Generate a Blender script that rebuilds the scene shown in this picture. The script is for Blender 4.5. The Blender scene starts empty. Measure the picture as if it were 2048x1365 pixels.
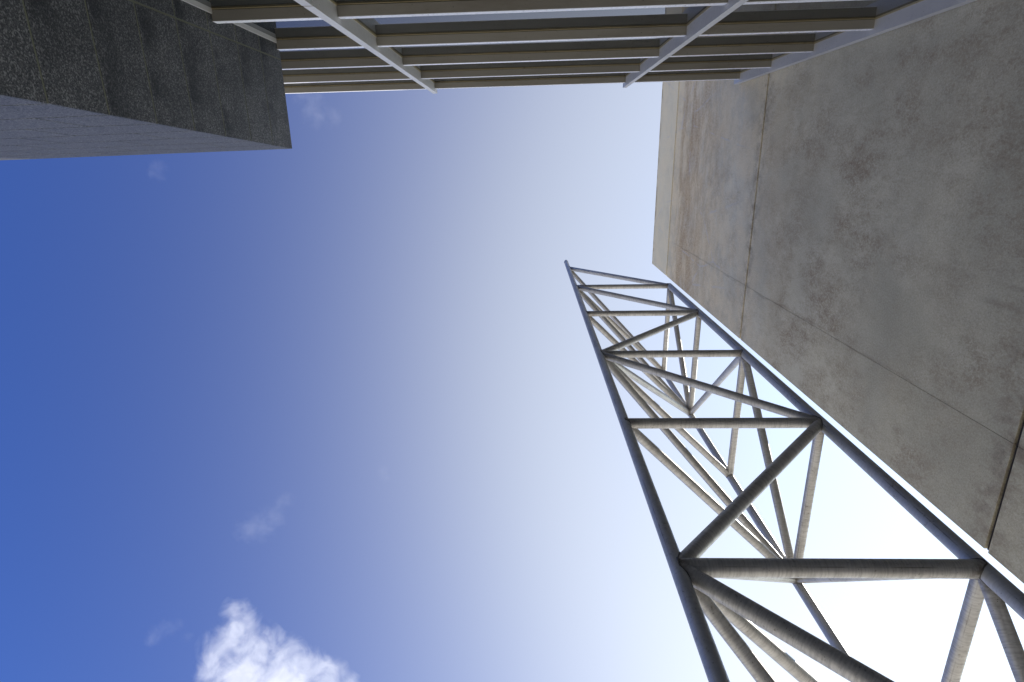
import bpy, bmesh, math, random
from mathutils import Vector, Matrix
random.seed(7)
S = bpy.context.scene
COL = S.collection
CAMZ = 1.6                                   # eye height; everything measured from the eye has this added

# ------------------------------------------------------------------ camera
R = ((0.99946, 0.017226, 0.027991), (-0.007832, 0.951938, -0.30619), (-0.03192, 0.305805, 0.951559))
cd = bpy.data.cameras.new('camera'); cam = bpy.data.objects.new('camera', cd); COL.objects.link(cam)
m = Matrix(((R[0][0], -R[1][0], -R[2][0]), (R[0][1], -R[1][1], -R[2][1]), (R[0][2], -R[1][2], -R[2][2])))
cam.matrix_world = Matrix.Translation((0, 0, CAMZ)) @ m.to_4x4()
cd.sensor_width = 36; cd.lens = 1139.14 / 2048 * 36
cd.clip_start = 0.05; cd.clip_end = 20000
S.camera = cam

# ------------------------------------------------------------------ sky, sun, exposure
SUN = Vector((0.66, 0.22, 0.735)).normalized()
EL = math.asin(SUN.z); AZ = math.atan2(SUN.x, SUN.y)
W = bpy.data.worlds.new('World'); S.world = W; W.use_nodes = True
nt = W.node_tree; bg = nt.nodes['Background']
sky = nt.nodes.new('ShaderNodeTexSky'); sky.sky_type = 'NISHITA'; sky.sun_disc = False
sky.sun_elevation = EL; sky.sun_rotation = AZ
sky.altitude = 0; sky.air_density = 1.0; sky.dust_density = 1.0; sky.ozone_density = 1.0
bg.inputs[1].default_value = 0.06
def wn(t, **k):
    n = nt.nodes.new(t)
    for a, b in k.items(): setattr(n, a, b)
    return n
tint = wn('ShaderNodeVectorMath', operation='MULTIPLY'); tint.inputs[1].default_value = (0.16, 0.53, 1.42)
nt.links.new(sky.outputs[0], tint.inputs[0])
# broad pale aureole that thin humid air makes round the sun: falls off with the angle from the sun
tc = wn('ShaderNodeTexCoord'); dt = wn('ShaderNodeVectorMath', operation='DOT_PRODUCT'); dt.inputs[1].default_value = SUN
nt.links.new(tc.outputs['Generated'], dt.inputs[0])
def wm(op, a, b=None):
    n = wn('ShaderNodeMath', operation=op)
    for i, v in enumerate((a, b)):
        if v is None: continue
        if isinstance(v, float): n.inputs[i].default_value = v
        else: nt.links.new(v, n.inputs[i])
    return n.outputs[0]
th = wm('ARCCOSINE', wm('MINIMUM', dt.outputs['Value'], 0.99999))
q_ = wm('DIVIDE', th, 0.895); e_ = wm('DIVIDE', 1.0, wm('ADD', wm('POWER', q_, 6.3), 1.0))
sp_ = wn('ShaderNodeSeparateXYZ'); nt.links.new(tc.outputs['Generated'], sp_.inputs[0])
e_ = wm('DIVIDE', e_, wm('POWER', wm('MAXIMUM', sp_.outputs[2], 0.25), 1.09))          # longer path through the air lower down
sc_ = wn('ShaderNodeVectorMath', operation='SCALE'); sc_.inputs[0].default_value = (5.05, 4.82, 2.5); nt.links.new(e_, sc_.inputs['Scale'])
ad = wn('ShaderNodeVectorMath', operation='ADD'); nt.links.new(tint.outputs[0], ad.inputs[0]); nt.links.new(sc_.outputs[0], ad.inputs[1])
nt.links.new(ad.outputs[0], bg.inputs[0])
ld = bpy.data.lights.new('sun', 'SUN'); ld.energy = 5.0; ld.angle = math.radians(0.5); ld.color = (1, 0.95, 0.87)
lo = bpy.data.objects.new('sun', ld); COL.objects.link(lo)
lo.rotation_euler = SUN.to_track_quat('Z', 'Y').to_euler(); lo.location = SUN * 60
S.view_settings.view_transform = 'Standard'; S.view_settings.look = 'None'; S.view_settings.exposure = 1.0
S.view_settings.gamma = 1; S.view_settings.use_curve_mapping = False

# ------------------------------------------------------------------ node helpers
class N:
    def __init__(s, name, rough=0.7, metal=0.0, spec=0.5):
        s.m = bpy.data.materials.new(name); s.m.use_nodes = True; s.t = s.m.node_tree
        s.b = s.t.nodes['Principled BSDF']; s.b.inputs['Roughness'].default_value = rough
        s.b.inputs['Metallic'].default_value = metal; s.b.inputs['Specular IOR Level'].default_value = spec
        s.co = s.t.nodes.new('ShaderNodeTexCoord').outputs['Object']
    def put(s, sock, v):
        if hasattr(v, 'links') or isinstance(v, bpy.types.NodeSocket): s.t.links.new(v, sock)
        else: sock.default_value = v
    def map(s, scale=(1, 1, 1), loc=(0, 0, 0), rot=(0, 0, 0), src=None):
        n = s.t.nodes.new('ShaderNodeMapping'); s.put(n.inputs[0], src or s.co)
        n.inputs['Scale'].default_value = scale; n.inputs['Location'].default_value = loc; n.inputs['Rotation'].default_value = rot
        return n.outputs[0]
    def noise(s, scale, detail=6, rough=0.6, src=None, dist=0.0, color=False):
        n = s.t.nodes.new('ShaderNodeTexNoise'); s.put(n.inputs['Vector'], src or s.co)
        n.inputs['Scale'].default_value = scale; n.inputs['Detail'].default_value = detail
        n.inputs['Roughness'].default_value = rough; n.inputs['Distortion'].default_value = dist
        return n.outputs[1 if color else 0]
    def voro(s, scale, feat='F1', src=None, out=0):
        n = s.t.nodes.new('ShaderNodeTexVoronoi'); n.feature = feat; s.put(n.inputs['Vector'], src or s.co)
        n.inputs['Scale'].default_value = scale; return n.outputs[out]
    def math(s, op, a, b=0.0, c=0.0, clamp=False):
        n = s.t.nodes.new('ShaderNodeMath'); n.operation = op; n.use_clamp = clamp
        s.put(n.inputs[0], a); s.put(n.inputs[1], b); s.put(n.inputs[2], c); return n.outputs[0]
    def ramp(s, v, lo, hi, a=0.0, b=1.0, smooth=True):
        n = s.t.nodes.new('ShaderNodeMapRange'); n.interpolation_type = 'SMOOTHSTEP' if smooth else 'LINEAR'
        s.put(n.inputs[0], v)
        for i, x in zip((1, 2, 3, 4), (lo, hi, a, b)): n.inputs[i].default_value = x
        return n.outputs[0]
    def mix(s, f, a, b, blend='MIX'):
        n = s.t.nodes.new('ShaderNodeMix'); n.data_type = 'RGBA'; n.blend_type = blend
        s.put(n.inputs[0], f)
        for i, v in ((6, a), (7, b)):
            if isinstance(v, tuple): v = (*v, 1) if len(v) == 3 else v
            s.put(n.inputs[i], v)
        return n.outputs[2]
    def sep(s, src=None):
        n = s.t.nodes.new('ShaderNodeSeparateXYZ'); s.put(n.inputs[0], src or s.co); return n.outputs
    def bump(s, h, strength=0.3, dist=0.01, prev=None):
        n = s.t.nodes.new('ShaderNodeBump'); s.put(n.inputs['Height'], h)
        n.inputs['Strength'].default_value = strength; n.inputs['Distance'].default_value = dist
        if prev is not None: s.put(n.inputs['Normal'], prev)
        return n.outputs[0]
    def out(s, color=None, rough=None, normal=None):
        if color is not None:
            if isinstance(color, tuple): color = (*color, 1)
            s.put(s.b.inputs['Base Color'], color)
        if rough is not None: s.put(s.b.inputs['Roughness'], rough)
        if normal is not None: s.put(s.b.inputs['Normal'], normal)
        return s.m

# ------------------------------------------------------------------ materials
def mat_concrete():
    n = N('cast_concrete', 0.88, 0, 0.25)
    x, y, z = n.sep()
    big = n.noise(0.35, 7, 0.62, dist=0.4); med = n.noise(1.5, 12, 0.84, dist=0.0, src=n.map((1, 1, 0.6))); fine = n.noise(22, 6, 0.8); grit = n.noise(34, 4, 0.8)
    base = n.mix(n.ramp(big, 0.3, 0.7), (0.625, 0.58, 0.43), (0.46, 0.43, 0.32))
    base = n.mix(n.ramp(n.noise(0.9, 5, 0.6), 0.5, 0.75, 0, 0.5), base, (0.68, 0.645, 0.49))
    # brown blotches of weather staining, broken up by finer noise
    bl = n.math('MULTIPLY', n.ramp(med, 0.38, 0.64), n.ramp(fine, 0.30, 0.58), clamp=True)
    bl = n.math('MULTIPLY', bl, n.ramp(n.noise(0.45, 3), 0.32, 0.62, 0.35, 1.25))
    base = n.mix(n.math('MULTIPLY', bl, 0.75, clamp=True), base, (0.29, 0.225, 0.15))
    # light falloff put into the colour: paler towards the top, duller lower down
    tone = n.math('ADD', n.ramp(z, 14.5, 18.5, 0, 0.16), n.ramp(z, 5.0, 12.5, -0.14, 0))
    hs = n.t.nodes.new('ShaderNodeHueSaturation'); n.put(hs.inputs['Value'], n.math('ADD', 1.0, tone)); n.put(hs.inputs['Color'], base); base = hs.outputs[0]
    film_light = n.math('MULTIPLY', n.ramp(z, 12.5, 19.5), n.ramp(n.noise(0.8, 8, 0.72), 0.35, 0.62, 0.25, 0.85))
    base = n.mix(film_light, base, (0.84, 0.69, 0.43))  # ochre film, also paler and warmer than stain to offset blue skylight up high
    # heavier ochre staining of the panel below the coping
    bz = n.math('MULTIPLY', n.ramp(z, 16.5, 23.4), n.ramp(z, 23.7, 24.25, 1, 0))
    bandn = n.noise(1.0, 8, 0.75, src=n.map((1, 0.55, 1.6)), dist=0.5)
    band = n.math('MULTIPLY', n.math('MULTIPLY', bz, n.ramp(bandn, 0.34, 0.62)), n.ramp(fine, 0.3, 0.62))
    base = n.mix(n.math('MULTIPLY', band, 1.0), base, (0.40, 0.26, 0.13))
    # the coping course is cleaner and paler
    base = n.mix(n.math('MULTIPLY', n.ramp(z, 24.86, 24.94), 0.5), base, (0.84, 0.76, 0.53))
    # ochre growth along the very top edge
    e = n.math('MULTIPLY', n.ramp(z, 27.35, 27.8), n.ramp(n.noise(2.2, 6, 0.7), 0.42, 0.6))
    base = n.mix(n.math('MULTIPLY', e, 0.75), base, (0.22, 0.15, 0.06))
    # dirt beside each horizontal joint
    for zj in (16.32, 7.75):
        d = n.math('ABSOLUTE', n.math('SUBTRACT', z, zj))
        k = n.math('MULTIPLY', n.ramp(d, 0.0, 0.5, 1, 0), n.ramp(n.noise(2.5, 6, 0.7), 0.42, 0.65))
        base = n.mix(n.math('MULTIPLY', k, 0.6), base, (0.17, 0.13, 0.10))
    # dirty runs down the wall beside two vertical board marks
    for yj, wd, z0, z1 in ((3.27, 0.045, 2, 24.6), (1.52, 0.06, 2, 9.6), (1.75, 0.09, 2, 9)):
        wob = n.math('MULTIPLY', n.math('SUBTRACT', n.noise(0.8, 4), 0.5), 0.25)
        d = n.math('ABSOLUTE', n.math('SUBTRACT', n.math('ADD', y, wob), yj))
        k = n.math('MULTIPLY', n.ramp(d, 0.0, wd, 1, 0), n.ramp(n.noise(3.0, 7, 0.7, src=n.map((1, 1, 0.3))), 0.40, 0.62))
        k = n.math('MULTIPLY', k, n.math('MULTIPLY', n.ramp(z, z0, z0 + .5), n.ramp(z, z1 - .6, z1, 1, 0)))
        base = n.mix(n.math('MULTIPLY', k, 0.28), base, (0.15, 0.105, 0.075))
    # pale lime veins (filled cracks) wandering across the upper panel
    v = n.voro(0.42, 'DISTANCE_TO_EDGE', src=n.map((1, 1.3, 0.42), rot=(0.35, 0, 0), src=n.mix(0.12, n.co, n.noise(1.3, 4, color=True))))
    vein = n.math('MULTIPLY', n.ramp(v, 0.0, 0.018, 1, 0), n.ramp(z, 16.4, 19))
    vein = n.math('MULTIPLY', vein, n.ramp(n.noise(1.1, 3), 0.45, 0.6))
    base = n.mix(n.math('MULTIPLY', vein, 0.5), base, (0.60, 0.57, 0.52))
    # pinholes and grain
    base = n.mix(n.ramp(n.voro(14), 0.05, 0.10, 0.55, 0), base, (0.10, 0.085, 0.07))
    base = n.mix(n.ramp(grit, 0.35, 0.65, 0.0, 0.42), base, n.mix(1.0, base, (0.52, 0.49, 0.46), 'MULTIPLY'))
    h = n.math('ADD', n.math('MULTIPLY', fine, 0.6), grit)
    return n.out(base, None, n.bump(h, 0.5, 0.008, n.bump(med, 0.25, 0.03)))

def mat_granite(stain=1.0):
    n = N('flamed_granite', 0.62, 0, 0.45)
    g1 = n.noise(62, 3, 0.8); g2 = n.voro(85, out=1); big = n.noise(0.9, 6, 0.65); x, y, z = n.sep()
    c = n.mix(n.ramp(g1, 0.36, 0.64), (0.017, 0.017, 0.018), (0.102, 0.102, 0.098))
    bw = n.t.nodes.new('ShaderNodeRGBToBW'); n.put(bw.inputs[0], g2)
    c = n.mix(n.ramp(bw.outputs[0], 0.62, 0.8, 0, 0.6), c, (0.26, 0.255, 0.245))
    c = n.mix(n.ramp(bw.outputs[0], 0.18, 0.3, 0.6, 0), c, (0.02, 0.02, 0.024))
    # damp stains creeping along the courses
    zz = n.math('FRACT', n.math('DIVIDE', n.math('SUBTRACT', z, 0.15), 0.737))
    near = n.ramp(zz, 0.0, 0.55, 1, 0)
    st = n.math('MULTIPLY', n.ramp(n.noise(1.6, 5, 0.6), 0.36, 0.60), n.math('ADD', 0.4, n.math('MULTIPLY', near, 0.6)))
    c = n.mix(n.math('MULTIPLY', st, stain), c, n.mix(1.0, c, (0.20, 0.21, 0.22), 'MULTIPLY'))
    return n.out(c, None, n.bump(g1, 0.35, 0.004))

def mat_paint(name, col, dirt, rough=0.45, metal=0.0, amt=0.5):
    n = N(name, rough, metal, 0.5)
    a = n.noise(0.8, 6, 0.7, src=n.map((0.5, 2, 0.6))); b = n.noise(14, 5, 0.7); sp = n.voro(9)
    c = n.mix(n.ramp(a, 0.45, 0.72, 0, amt), col, dirt)
    c = n.mix(n.math('MULTIPLY', n.ramp(b, 0.60, 0.74), amt), c, dirt)
    c = n.mix(n.ramp(sp, 0.03, 0.09, 0.7, 0), c, tuple(v * 0.35 for v in dirt))
    oi = n.t.nodes.new('ShaderNodeObjectInfo'); hs = n.t.nodes.new('ShaderNodeHueSaturation')
    n.put(hs.inputs['Value'], n.ramp(oi.outputs['Random'], 0, 1, 0.88, 1.12)); n.put(hs.inputs['Color'], c); c = hs.outputs[0]
    return n.out(c, n.ramp(b, 0.3, 0.7, rough - .08, rough + .15), n.bump(b, 0.08, 0.004))

def mat_steel(name, c0, c1, streak, bumpk):
    # brushed stainless tube: fine scratches run round the tube, soiled in patches. UV: u along (m), v around (0..1)
    n = N(name, 0.42, 0.4, 0.5)
    uv = n.t.nodes.new('ShaderNodeTexCoord').outputs['UV']
    r1 = n.noise(1, 4, 0.7, src=n.map((55, 2.0, 1), src=uv)); r2 = n.noise(1, 3, 0.7, src=n.map((160, 5, 1), src=uv))
    pat = n.noise(2.2, 6, 0.7); sp = n.voro(22); fine = n.noise(30, 4, 0.7)
    c = n.mix(n.ramp(pat, 0.35, 0.7), c0, c1)
    c = n.mix(n.ramp(r1, 0.42, 0.66, 0, streak), c, (0.26, 0.25, 0.235))
    c = n.mix(n.math('MULTIPLY', n.ramp(fine, 0.56, 0.7), n.ramp(pat, 0.45, 0.6)), c, (0.20, 0.18, 0.155))
    c = n.mix(n.ramp(sp, 0.04, 0.10, 0.8, 0), c, (0.07, 0.06, 0.05))
    gr = n.t.nodes.new('ShaderNodeUVMap'); gr.uv_map = 'grime'
    gk = n.math('MULTIPLY', n.sep(gr.outputs[0])[0], n.ramp(n.noise(12, 6, 0.75), 0.35, 0.6))
    c = n.mix(n.math('MULTIPLY', gk, 0.85), c, (0.11, 0.085, 0.06))
    # seam streak along one side
    v = n.sep(uv)[1]
    d = n.math('ABSOLUTE', n.math('SUBTRACT', v, 0.5))
    k = n.math('MULTIPLY', n.ramp(d, 0.004, 0.016, 1, 0), n.ramp(n.noise(1, 3, src=n.map((3, 1, 1), src=uv)), 0.42, 0.6))
    c = n.mix(n.math('MULTIPLY', k, 0.6), c, (0.09, 0.075, 0.06))
    rg = n.math('ADD', n.ramp(r1, 0.3, 0.7, 0.34, 0.56), n.ramp(fine, 0.4, 0.7, 0, 0.12))
    hh = n.math('ADD', r1, n.math('MULTIPLY', r2, 0.5))
    return n.out(c, rg, n.bump(hh, bumpk, 0.004))

def mat_glass():
    n = N('dark_glazing', 0.012, 0, 0.5); n.b.inputs['IOR'].default_value = 1.42
    return n.out((0.008, 0.012, 0.014), None, n.bump(n.noise(0.5, 1), 0.02, 0.02))

def mat_flat(name, col, rough=0.8, amt=0.3):
    n = N(name, rough, 0, 0.3); a = n.noise(5, 6, 0.7)
    return n.out(n.mix(n.ramp(a, 0.35, 0.7, 0, amt), col, tuple(v * 0.5 for v in col)), None, n.bump(n.noise(40, 4), 0.2, 0.004))

def mat_paving():
    n = N('stone_paving', 0.8, 0, 0.3)
    br = n.t.nodes.new('ShaderNodeTexBrick'); n.put(br.inputs['Vector'], n.co); br.inputs['Scale'].default_value = 1.0
    br.inputs['Mortar Size'].default_value = 0.006; br.inputs['Brick Width'].default_value = 0.9; br.inputs['Row Height'].default_value = 0.6
    br.inputs['Color1'].default_value = (0.46, 0.445, 0.41, 1); br.inputs['Color2'].default_value = (0.41, 0.395, 0.365, 1); br.inputs['Mortar'].default_value = (0.14, 0.13, 0.12, 1)
    c = n.mix(n.ramp(n.noise(0.7, 8, 0.7), 0.35, 0.7, 0, 0.35), br.outputs[0], (0.2, 0.18, 0.16))
    return n.out(c, None, n.bump(n.noise(60, 4), 0.2, 0.003))

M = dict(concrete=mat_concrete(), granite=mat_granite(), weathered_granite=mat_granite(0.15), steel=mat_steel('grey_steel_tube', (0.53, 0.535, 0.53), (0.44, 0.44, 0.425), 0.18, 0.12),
         brushed=mat_steel('brushed_warm_steel_tube', (0.57, 0.555, 0.52), (0.46, 0.44, 0.40), 0.45, 0.3), glass=mat_glass(),
         blade=mat_paint('grey_beige_powder_coat', (0.25, 0.238, 0.205), (0.11, 0.085, 0.055), 0.5, 0, 0.35),
         fin=mat_paint('pale_grey_powder_coat', (0.52, 0.505, 0.47), (0.28, 0.26, 0.225), 0.42, 0, 0.3),
         trim=mat_paint('white_edge_trim', (0.82, 0.82, 0.82), (0.4, 0.37, 0.3), 0.3, 0, 0.2),
         frame=mat_paint('ochre_stained_frame', (0.30, 0.25, 0.14), (0.11, 0.085, 0.05), 0.55, 0, 0.7),
         gasket=mat_flat('black_gasket', (0.02, 0.018, 0.015)), mortar=mat_flat('pale_pointing', (0.14, 0.14, 0.095)),
         shadowgap=mat_flat('dark_joint_sealant', (0.035, 0.03, 0.025)), render=mat_flat('cream_render', (0.42, 0.36, 0.26)),
         weld=mat_flat('soiled_weld', (0.13, 0.12, 0.105), 0.55, 0.8), paving=mat_paving(), roofing=mat_flat('grey_roofing', (0.2, 0.2, 0.2)))

# ------------------------------------------------------------------ mesh helpers
def tag(o, label=None, cat=None, group=None, kind=None):
    for k, v in (('label', label), ('category', cat), ('group', group), ('kind', kind)):
        if v: o[k] = v
    return o
def empty(name, loc=(0, 0, 0), rz=0):
    o = bpy.data.objects.new(name, None); COL.objects.link(o); o.location = loc; o.rotation_euler = (0, 0, rz); o.empty_display_size = 0.3; return o
def obj(name, bm, mat, parent=None, smooth=False):
    bmesh.ops.recalc_face_normals(bm, faces=bm.faces)
    me = bpy.data.meshes.new(name); bm.to_mesh(me); bm.free()
    for mm in (mat if isinstance(mat, (list, tuple)) else [mat]): me.materials.append(mm)
    if smooth:
        for p in me.polygons: p.use_smooth = True
    o = bpy.data.objects.new(name, me); COL.objects.link(o)
    if parent: o.parent = parent
    return o
def box(bm, x0, x1, y0, y1, z0, z1, bev=0.0, mi=0):
    r = bmesh.ops.create_cube(bm, size=1.0, matrix=Matrix.Translation(((x0+x1)/2, (y0+y1)/2, (z0+z1)/2)) @ Matrix.Diagonal((x1-x0, y1-y0, z1-z0, 1)))
    vs = r['verts']; fs = set(f for v in vs for f in v.link_faces)
    if bev:
        es = list(set(e for v in vs for e in v.link_edges))
        rb = bmesh.ops.bevel(bm, geom=es, offset=bev, segments=2, profile=0.7, affect='EDGES')
        fs = set(f for v in rb['verts'] for f in v.link_faces) | set(f for f in fs if f.is_valid)
    for f in fs: f.material_index = mi
    return vs
def prism(bm, pts, d):
    """closed solid: polygon pts (3D, planar) pushed by vector d"""
    a = [bm.verts.new(p) for p in pts]; b = [bm.verts.new(Vector(p) + Vector(d)) for p in pts]
    bm.faces.new(a); bm.faces.new(b[::-1]); k = len(a)
    for i in range(k): bm.faces.new((a[i], b[i], b[(i+1) % k], a[(i+1) % k]))

# ------------------------------------------------------------------ ground
GROUND = 1
bm = bmesh.new(); bmesh.ops.create_grid(bm, x_segments=8, y_segments=8, size=3000)
tag(obj('ground', bm, M['paving']), kind='structure')

# ------------------------------------------------------------------ concrete wall (right)
XW, YE = 5.62, 4.725
wall = tag(empty('concrete_wall', (XW + .3, 0, 0)), 'tall stained bare concrete wall of large cast panels rising on the right, its edge against the white sky', 'wall')
wall_off = Vector(wall.location)
def wobj(name, bm, mat):
    bmesh.ops.translate(bm, vec=-wall_off, verts=bm.verts); return obj(name, bm, mat, wall)
zs = [0.0, 6.10+CAMZ, 14.72+CAMZ, 23.30+CAMZ, 26.18+CAMZ]
bm = bmesh.new(); box(bm, XW+.06, XW+.62, -9.9, YE-.03, 0.05, zs[4]-.05); wobj('wall_core', bm, M['shadowgap'])
# material uses absolute heights: shift object coordinates back through the mesh by building in world space
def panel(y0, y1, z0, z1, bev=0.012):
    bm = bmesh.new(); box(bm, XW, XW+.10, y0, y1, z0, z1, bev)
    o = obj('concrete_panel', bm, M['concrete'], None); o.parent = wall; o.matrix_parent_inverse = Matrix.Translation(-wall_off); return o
g = 0.012
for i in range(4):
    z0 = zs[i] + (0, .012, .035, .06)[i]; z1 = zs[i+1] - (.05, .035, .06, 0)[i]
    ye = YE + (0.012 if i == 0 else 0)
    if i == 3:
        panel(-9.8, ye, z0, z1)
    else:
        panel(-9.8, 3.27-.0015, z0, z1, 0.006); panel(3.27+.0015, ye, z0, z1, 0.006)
# a narrow ledge strip of grout in the widest joint
bm = bmesh.new(); box(bm, XW+.012, XW+.058, -9.8, YE-.01, zs[1]-.030, zs[1]-.015, .004); o = obj('joint_strip', bm, M['shadowgap']); o.parent = wall; o.matrix_parent_inverse = Matrix.Translation(-wall_off)

# ------------------------------------------------------------------ granite block (left)
GX = -4.10
def gy(z):      # outer y of the leaning side at height z above the eye
    return -0.219 + (z - 10.30) * (0.536 - 0.219) / (10.30 - 4.683)
GTOP = 10.30; YV = -1.62; YB = -1.955; XL = -16.0
blk = tag(empty('granite_block', (0, 0, 0), -0.0088*0), 'dark speckled granite clad block at upper left with an outward leaning side', 'building')
cz = [GTOP - 0.737*k for k in range(0, 17)]
cz = [c for c in cz if c > -CAMZ + .1] + [-CAMZ]
gg = 0.011
def P(x, y, z): return (x, y, z + CAMZ)
bm = bmesh.new(); t_ = 0.003
za, zb = -CAMZ, GTOP - .01
# core polyhedron just behind the slabs
prism(bm, [P(GX-t_, gy(za)-t_, za), P(GX-t_, gy(zb)-t_, zb), P(GX-t_, YB, zb), P(GX-t_, YB, za)], (XL-GX+t_, 0, 0))
obj('pointed_core', bm, M['mortar'], blk)
bm = bmesh.new()
for k in range(len(cz)-1):
    z1, z0 = cz[k]-gg, cz[k+1]+gg
    if k == 0: z1 = cz[0]
    prism(bm, [P(GX, gy(z0)-.001, z0), P(GX, gy(z1)-.001, z1), P(GX, YV+gg, z1), P(GX, YV+gg, z0)], (-.03, 0, 0))
    prism(bm, [P(GX-.001, YV-gg, z0), P(GX-.001, YV-gg, z1), P(GX-.001, YB, z1), P(GX-.001, YB, z0)], (-.03, 0, 0))
obj('stone_cladding', bm, M['granite'], blk)
bm = bmesh.new()
for k in range(len(cz)-1):
    z1, z0 = cz[k]-gg, cz[k+1]+gg
    if k == 0: z1 = cz[0]
    x = GX - .032; j = 0
    while x > XL:
        w = 1.474 if not (j == 0 and k % 2) else 0.737
        x2 = max(x - w, XL)
        prism(bm, [P(x-gg*(j > 0), gy(z0), z0), P(x2+gg, gy(z0), z0), P(x2+gg, gy(z1), z1), P(x-gg*(j > 0), gy(z1), z1)], (0, -.03, 0))
        x = x2; j += 1
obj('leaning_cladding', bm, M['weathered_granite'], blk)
bm = bmesh.new(); box(bm, XL, GX-.004, YB, gy(GTOP)-.004, GTOP+CAMZ+.002, GTOP+CAMZ+.03, .004); obj('capstone', bm, M['granite'], blk)
# the leaning side is not quite square to the flank: it runs out slightly towards its far end
for o in blk.children:
    for v in o.data.vertices: v.co.y += 0.0195 * (GX - v.co.x)

# ------------------------------------------------------------------ glazed facade (top of the picture)
fac = tag(empty('glass_facade', (0, 0, 0), -0.0088), 'dark mirror glazed facade with pale vertical fins and horizontal sunshade blades', 'building')
YO, YI, YF, YG = -1.80, -1.928, -1.715, -1.950
Zs = [16.335 - 1.999*i for i in range(9)]                 # underside heights above the eye
fins = [(-7.63, -7.53), (-2.555, -2.44), (2.545, 2.645), (5.475, 5.60)]
XEND = 5.60
bays = [(-12.4, -7.63), (-7.53, -2.555), (-2.44, 2.545), (2.645, 5.475)]
FT = 16.66
# body behind the glass
bm = bmesh.new(); box(bm, -12.4, XEND, -9.5, YG-.03, -CAMZ+CAMZ, 16.35+CAMZ); obj('building_body', bm, M['gasket'], fac)
for (x0, x1) in bays:
    for i, z in enumerate(Zs):
        if z < -1.2: continue
        zlo = (Zs[i+1] if i+1 < len(Zs) else -CAMZ)
        a = x0 if not (x0 == -7.53 and z < GTOP + .1) else GX + .012
        if x0 == -12.4 and z < GTOP: continue
        z -= 0.118                                         # the measured line is the top of the front edge
        # blade: hollow box with a small drip groove near its back edge
        bm = bmesh.new()
        box(bm, a+.004, x1-.004, YI, YO, z+CAMZ, z+CAMZ+.118, .004)
        b_ = obj('sunshade_blade', bm, M['blade'], fac)
        bm = bmesh.new(); box(bm, a+.004, x1-.004, YO+.0005, YO+.006, z+CAMZ+.001, z+CAMZ+.117, .001); obj('edge_trim', bm, M['trim'], b_)
        bm = bmesh.new()
        box(bm, a+.010, x1-.010, YG+.002, YI-.006, z+CAMZ-.004, z+CAMZ+.10, .002); obj('edge_strip', bm, M['frame'], b_)
        bm = bmesh.new()
        box(bm, a+.006, x1-.006, YI-.0055, YI-.0005, z+CAMZ+.006, z+CAMZ+.09); obj('gasket', bm, M['gasket'], b_)
        # glass pane below this blade
        top = z + CAMZ + .10; bot = max(zlo + CAMZ + .10, 0.02)
        bm = bmesh.new(); box(bm, a+.004, x1-.004, YG-.02, YG, bot+.004, top-.004); obj('glass_pane', bm, M['glass'], fac)
for j, (x0, x1) in enumerate(fins):
    for (za, zb) in ((-CAMZ, 7.29), (7.32, FT)):
        bm = bmesh.new()
        box(bm, x0, x1, YG+.012, YF, za+CAMZ, zb+CAMZ, .005)
        f_ = obj('fin', bm, M['fin'], fac)
        # frame angle where the fin meets the glass, on each side
        for s, x in ((-1, x0), (1, x1)):
            if x == 5.60: continue
            bm = bmesh.new(); box(bm, min(x, x+s*.012)+(.0005*s if s > 0 else 0), max(x, x+s*.012)-(.0005 if s < 0 else 0), YG+.001, YG+.028, za+CAMZ+.01, zb+CAMZ-.03); obj('frame_angle', bm, M['frame'], f_)
bm = bmesh.new(); box(bm, GX+.001, GX+.03, YB+.002, -1.885, 0.05, GTOP+CAMZ-.09, .002); obj('jamb', bm, M['fin'], fac)

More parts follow.
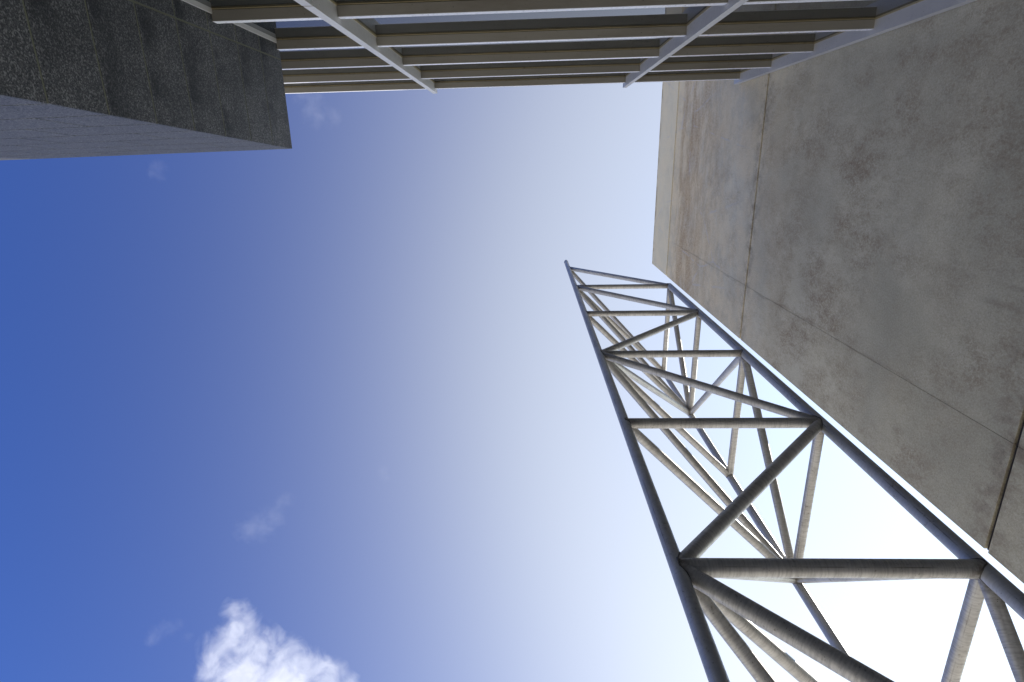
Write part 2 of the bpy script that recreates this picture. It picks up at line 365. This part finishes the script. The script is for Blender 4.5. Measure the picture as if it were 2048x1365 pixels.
# ------------------------------------------------------------------ lattice mast
Z0, DZ = 16.078, 2.4857
BX = {'L': (1.1165, 3.0), 'R': (3.390, 3.0), 'T': (3.385, 5.212)}
def node(c, k):
    z = Z0 - DZ * k; return Vector((BX[c][0] - 0.0011*z, BX[c][1] + 0.0006*z, z + CAMZ))
RC = 0.060
RCH = {'L': 0.060, 'R': 0.066, 'T': 0.060}
AXD = Vector((-0.0011, 0.0006, 1)).normalized()
mast = tag(empty('lattice_mast', (2.6, 3.7, 0)), 'three sided lattice mast of brushed steel tubes rising beside the concrete wall', 'mast')
mo = Vector(mast.location)
def put(name, bm, mat, parent=mast, smooth=True):
    o = obj(name, bm, mat, None, smooth); o.parent = parent
    o.matrix_parent_inverse = Matrix.Translation(-mo) if parent is mast else Matrix.Identity(4)
    return o
def ring_tube(bm, A, B, r, seg=28, cut0=None, cut1=None, mi=0, cap=True):
    """tube from A to B; cut0/cut1(p, d) give the extra start/end distance along the axis for one generator"""
    d = (B-A); Ln = d.length; d.normalize()
    u = d.orthogonal().normalized(); v = d.cross(u)
    uvl = bm.loops.layers.uv.get('UVMap') or bm.loops.layers.uv.new('UVMap')
    cols = []
    g2l = bm.loops.layers.uv.get('grime') or bm.loops.layers.uv.new('grime')
    k_ = max(2, int(Ln / 0.5)); fr = sorted(set([0.0, 0.03/Ln, 0.09/Ln, 0.2/Ln] + [x/k_ for x in range(1, k_)] + [1-0.2/Ln, 1-0.09/Ln, 1-0.03/Ln, 1.0])); nl = len(fr)-1
    gw = lambda f: max(0.0, 1 - min(f, 1-f)*Ln/0.2)**1.6 if cut0 else 0.0
    for i in range(seg):
        a = 2*math.pi*i/seg; off = u*math.cos(a)*r + v*math.sin(a)*r
        t0 = cut0(A+off, d) if cut0 else 0.0; t1 = Ln - (cut1(B+off, -d) if cut1 else 0.0)
        cols.append([(bm.verts.new(A + off + d*(t0+(t1-t0)*fr[q])), t0+(t1-t0)*fr[q]) for q in range(nl+1)])
    for i in range(seg):
        j = (i+1) % seg
        for q in range(nl):
            f = bm.faces.new((cols[i][q][0], cols[j][q][0], cols[j][q+1][0], cols[i][q+1][0])); f.material_index = mi
            for lp, (uu, vv) in zip(f.loops, ((cols[i][q][1], i/seg), (cols[j][q][1], (i+1)/seg), (cols[j][q+1][1], (i+1)/seg), (cols[i][q+1][1], i/seg))): lp[uvl].uv = (uu, vv)
            for lp, w_ in zip(f.loops, (gw(fr[q]), gw(fr[q]), gw(fr[q+1]), gw(fr[q+1]))): lp[g2l].uv = (w_, 0)
    return [c[0][0].co.copy() for c in cols], [c[-1][0].co.copy() for c in cols], cols
def chord_cut(cn, R_):
    o = Vector((BX[cn][0], BX[cn][1], CAMZ))
    def f(p, d):
        w = p - o; w = w - AXD*w.dot(AXD); e = d - AXD*d.dot(AXD)
        a = e.dot(e); b = 2*w.dot(e); c = w.dot(w) - (R_-.002)**2
        D = b*b - 4*a*c
        if D < 0: return max(0.0, -b/(2*a))
        return max(0.0, (-b + math.sqrt(D)) / (2*a))
    return f
def bead(bm, loop, r, mi=1):
    n_ = len(loop); rings = []
    for i, p in enumerate(loop):
        t = (loop[(i+1) % n_] - loop[i-1]).normalized(); u = t.orthogonal().normalized(); v = t.cross(u)
        rr = r * random.uniform(0.8, 1.25)
        rings.append([bm.verts.new(p + u*math.cos(a)*rr + v*math.sin(a)*rr) for a in (0, 1.257, 2.513, 3.77, 5.027)])
    for i in range(n_):
        A, B = rings[i], rings[(i+1) % n_]
        # match the closest starting vertex so the bead does not twist
        s = min(range(5), key=lambda q: (B[q].co - A[0].co).length)
        for q in range(5):
            try: f = bm.faces.new((A[q], A[(q+1) % 5], B[(s+q+1) % 5], B[(s+q) % 5])); f.material_index = mi
            except ValueError: pass
def chord(cn, ztop, tip=False):
    A = node(cn, 0); base = A + AXD*((0.0 - A.z)/AXD.z); top = A + AXD*((ztop + CAMZ - A.z)/AXD.z)
    bm = bmesh.new()
    if tip:
        Bc = lambda p, d: 0.0
        lo_, hi_, cols = ring_tube(bm, base, top, RC, 32)
        # slanted pointed end
        for c in cols:
            vtx = c[-1][0]; rel = vtx.co - top
            vtx.co += AXD * (0.34 * (0.5 + 0.5*(rel.x*0.2 - rel.y)/ (RC*1.02)) - 0.30)
    else:
        lo_, hi_, cols = ring_tube(bm, base, top, RCH[cn], 32)
    tops = [c[-1][0] for c in cols]; f = bm.faces.new(tops)
    if not tip:
        c0 = bmesh.ops.poke(bm, faces=[f]); c0['verts'][0].co += AXD*0.012
    return put('chord', bm, [M['steel'], M['weld']])
def strut(name, c0, k0, c1, k1, r):
    A, B = node(c0, k0), node(c1, k1)
    bm = bmesh.new()
    l0, l1, _ = ring_tube(bm, A, B, r, 28, chord_cut(c0, RCH[c0]), chord_cut(c1, RCH[c1]))
    bead(bm, l0, 0.008); bead(bm, l1, 0.008)
    return put(name, bm, [M['brushed'], M['weld']])
chord('L', Z0 + 1.05, True); chord('R', Z0 - DZ + .05); chord('T', Z0 - DZ + .05)
RH = {1: .056, 2: .056, 3: .057, 4: .062, 5: .070, 6: .070, 7: .070}
for k in range(1, 8):
    for a, b in (('L', 'R'), ('R', 'T'), ('L', 'T')):
        r = RH[k] if (a, b) == ('L', 'R') else .056
        strut('horizontal_strut', a, k, b, k, r)
for (a, ka, b, kb) in (('L', 0, 'R', 1), ('L', 1, 'R', 2), ('R', 2, 'L', 3), ('L', 3, 'R', 4), ('R', 4, 'L', 5), ('L', 5, 'R', 6), ('R', 6, 'L', 7),
                       ('R', 1, 'T', 2), ('T', 2, 'R', 3), ('R', 3, 'T', 4), ('T', 4, 'R', 5), ('R', 5, 'T', 6), ('T', 6, 'R', 7),
                       ('L', 0, 'T', 1), ('L', 1, 'T', 2), ('T', 2, 'L', 3), ('L', 3, 'T', 4), ('T', 4, 'L', 5), ('L', 5, 'T', 6), ('T', 6, 'L', 7)):
    big = {(4, 5): .062, (5, 6): .066}.get((min(ka, kb), max(ka, kb)), .056) if 'T' not in (a, b) else .056
    strut('diagonal_brace', a, ka, b, kb, big)
for c in 'LRT':
    p = node(c, 0); bm = bmesh.new(); q = Vector((BX[c][0], BX[c][1], 0))
    bmesh.ops.create_cone(bm, cap_ends=True, segments=32, radius1=.17, radius2=.17, depth=.02, matrix=Matrix.Translation((q.x, q.y, .014)))
    for a in range(6):
        ang = a*math.pi/3; bmesh.ops.create_cone(bm, cap_ends=True, segments=6, radius1=.016, radius2=.016, depth=.03, matrix=Matrix.Translation((q.x+.13*math.cos(ang), q.y+.13*math.sin(ang), .036)))
    put('base_plate', bm, M['steel'], smooth=False)

# ------------------------------------------------------------------ clouds: real volumes about half a kilometre up
S.cycles.volume_bounces = 4; S.cycles.volume_max_steps = 512
F_ = 1139.14
def cray(px, py):
    c = Vector(((px-1024)/F_, (py-682.5)/F_, 1.0))
    return Vector([sum(R[i][j]*c[i] for i in range(3)) for j in range(3)])
def cloud(name, label, D, blobs, dens, amp, nscale, thr, step, group=None, stretch=(1, 1, 1)):
    """blobs: (bearing as px, py, radius as px) seen from the eye, turned into metres at distance D"""
    pts = []
    for i, (px, py, r) in enumerate(blobs):
        d = cray(px, py); L_ = d.length; pts.append((d * D + Vector((0, 0, CAMZ)) + d * (((i*37) % 11 - 5) / 5 * r / F_ * D * 0.25), r / F_ * D))
    c = sum((p for p, _ in pts), Vector()) / len(pts)
    bm = bmesh.new()
    for p, r in pts:
        bmesh.ops.create_icosphere(bm, subdivisions=2, radius=r*1.3, matrix=Matrix.Translation(p - c))
    o = obj(name, bm, None); o.location = c; o.data.materials.clear()
    md = o.modifiers.new('skin', 'REMESH'); md.mode = 'VOXEL'; md.voxel_size = max(min(r for _, r in pts) * 0.25, 1.0)
    n = N('water_vapour'); n.t.nodes.remove(n.b); mo_ = n.t.nodes['Material Output']
    P_ = n.co; field = None
    # warp the position so that the blobs do not read as spheres
    wv = n.t.nodes.new('ShaderNodeVectorMath'); wv.operation = 'MULTIPLY_ADD'
    nz = n.noise(nscale * 0.45, 3, 0.6, color=True)
    sb = n.t.nodes.new('ShaderNodeVectorMath'); sb.operation = 'SUBTRACT'; n.put(sb.inputs[0], nz); sb.inputs[1].default_value = (.5, .5, .5)
    n.put(wv.inputs[0], sb.outputs[0]); rm = sum(r for _, r in pts) / len(pts); wv.inputs[1].default_value = (rm*.9,)*3; n.put(wv.inputs[2], P_)
    for p, r in pts:
        dd = n.t.nodes.new('ShaderNodeVectorMath'); dd.operation = 'DISTANCE'; n.put(dd.inputs[0], wv.outputs[0]); dd.inputs[1].default_value = p - c
        f = n.math('SUBTRACT', 1.0, n.math('DIVIDE', dd.outputs['Value'], r))
        field = f if field is None else n.math('SMOOTH_MAX', field, f, 0.15)
    fr = n.noise(nscale, 10, 0.73, src=n.map(stretch), dist=0.6)
    v = n.math('ADD', n.math('MULTIPLY', field, 1.0), n.math('MULTIPLY', n.math('SUBTRACT', fr, 0.5), amp))
    den = n.math('MULTIPLY', n.ramp(v, thr, thr + 0.9), dens)
    pv = n.t.nodes.new('ShaderNodeVolumePrincipled'); pv.inputs['Color'].default_value = (.95, .95, .95, 1); pv.inputs['Anisotropy'].default_value = 0.0
    n.put(pv.inputs['Density'], den); n.t.links.new(pv.outputs[0], mo_.inputs['Volume'])
    n.m.cycles.volume_step_rate = step; n.m.volume_intersection_method = 'FAST' if hasattr(n.m, 'volume_intersection_method') else 0
    o.data.materials.append(n.m)
    return tag(o, label, 'cloud', group)
cloud('cloud', 'largest puffy white cloud with ragged edge at the bottom left of the blue sky', 500,
      [(470, 1222, 26), (492, 1258, 34), (445, 1290, 42), (510, 1305, 50), (570, 1320, 42), (420, 1335, 30), (480, 1360, 70), (560, 1385, 75), (620, 1345, 40), (655, 1365, 40), (690, 1390, 36), (600, 1440, 90), (500, 1450, 80)],
      0.015, 4.8, 0.048, -0.15, 0.07)
for bl, lab in (([(520, 1052, 34), (548, 1035, 26), (492, 1060, 22)], 'thin torn scrap of cloud straight above the large puffy cloud'),
                ([(570, 1000, 20)], 'small faint wisp of cloud just above the torn scrap'),
                ([(766, 942, 13), (772, 955, 12)], 'tiniest faint puff alone in the middle of the blue sky'),
                ([(312, 1268, 20), (330, 1258, 18), (306, 1285, 14)], 'faint ragged wisp left of the large puffy cloud'),
                ([(358, 1250, 13), (375, 1275, 12)], 'small faint wisp nearly touching the large cloud on its left'),
                ([(632, 232, 26), (668, 236, 20), (625, 200, 26), (600, 190, 20)], 'thin wispy cloud just under the sunshade blades beside the granite block'),
                ([(316, 335, 18), (314, 350, 16)], 'faint wisp just below the edge of the granite block')):
    cloud('cloud', lab, 500, bl, 0.0024, 4.4, 0.12, -0.05, 0.12, 'thin wisps of cloud')
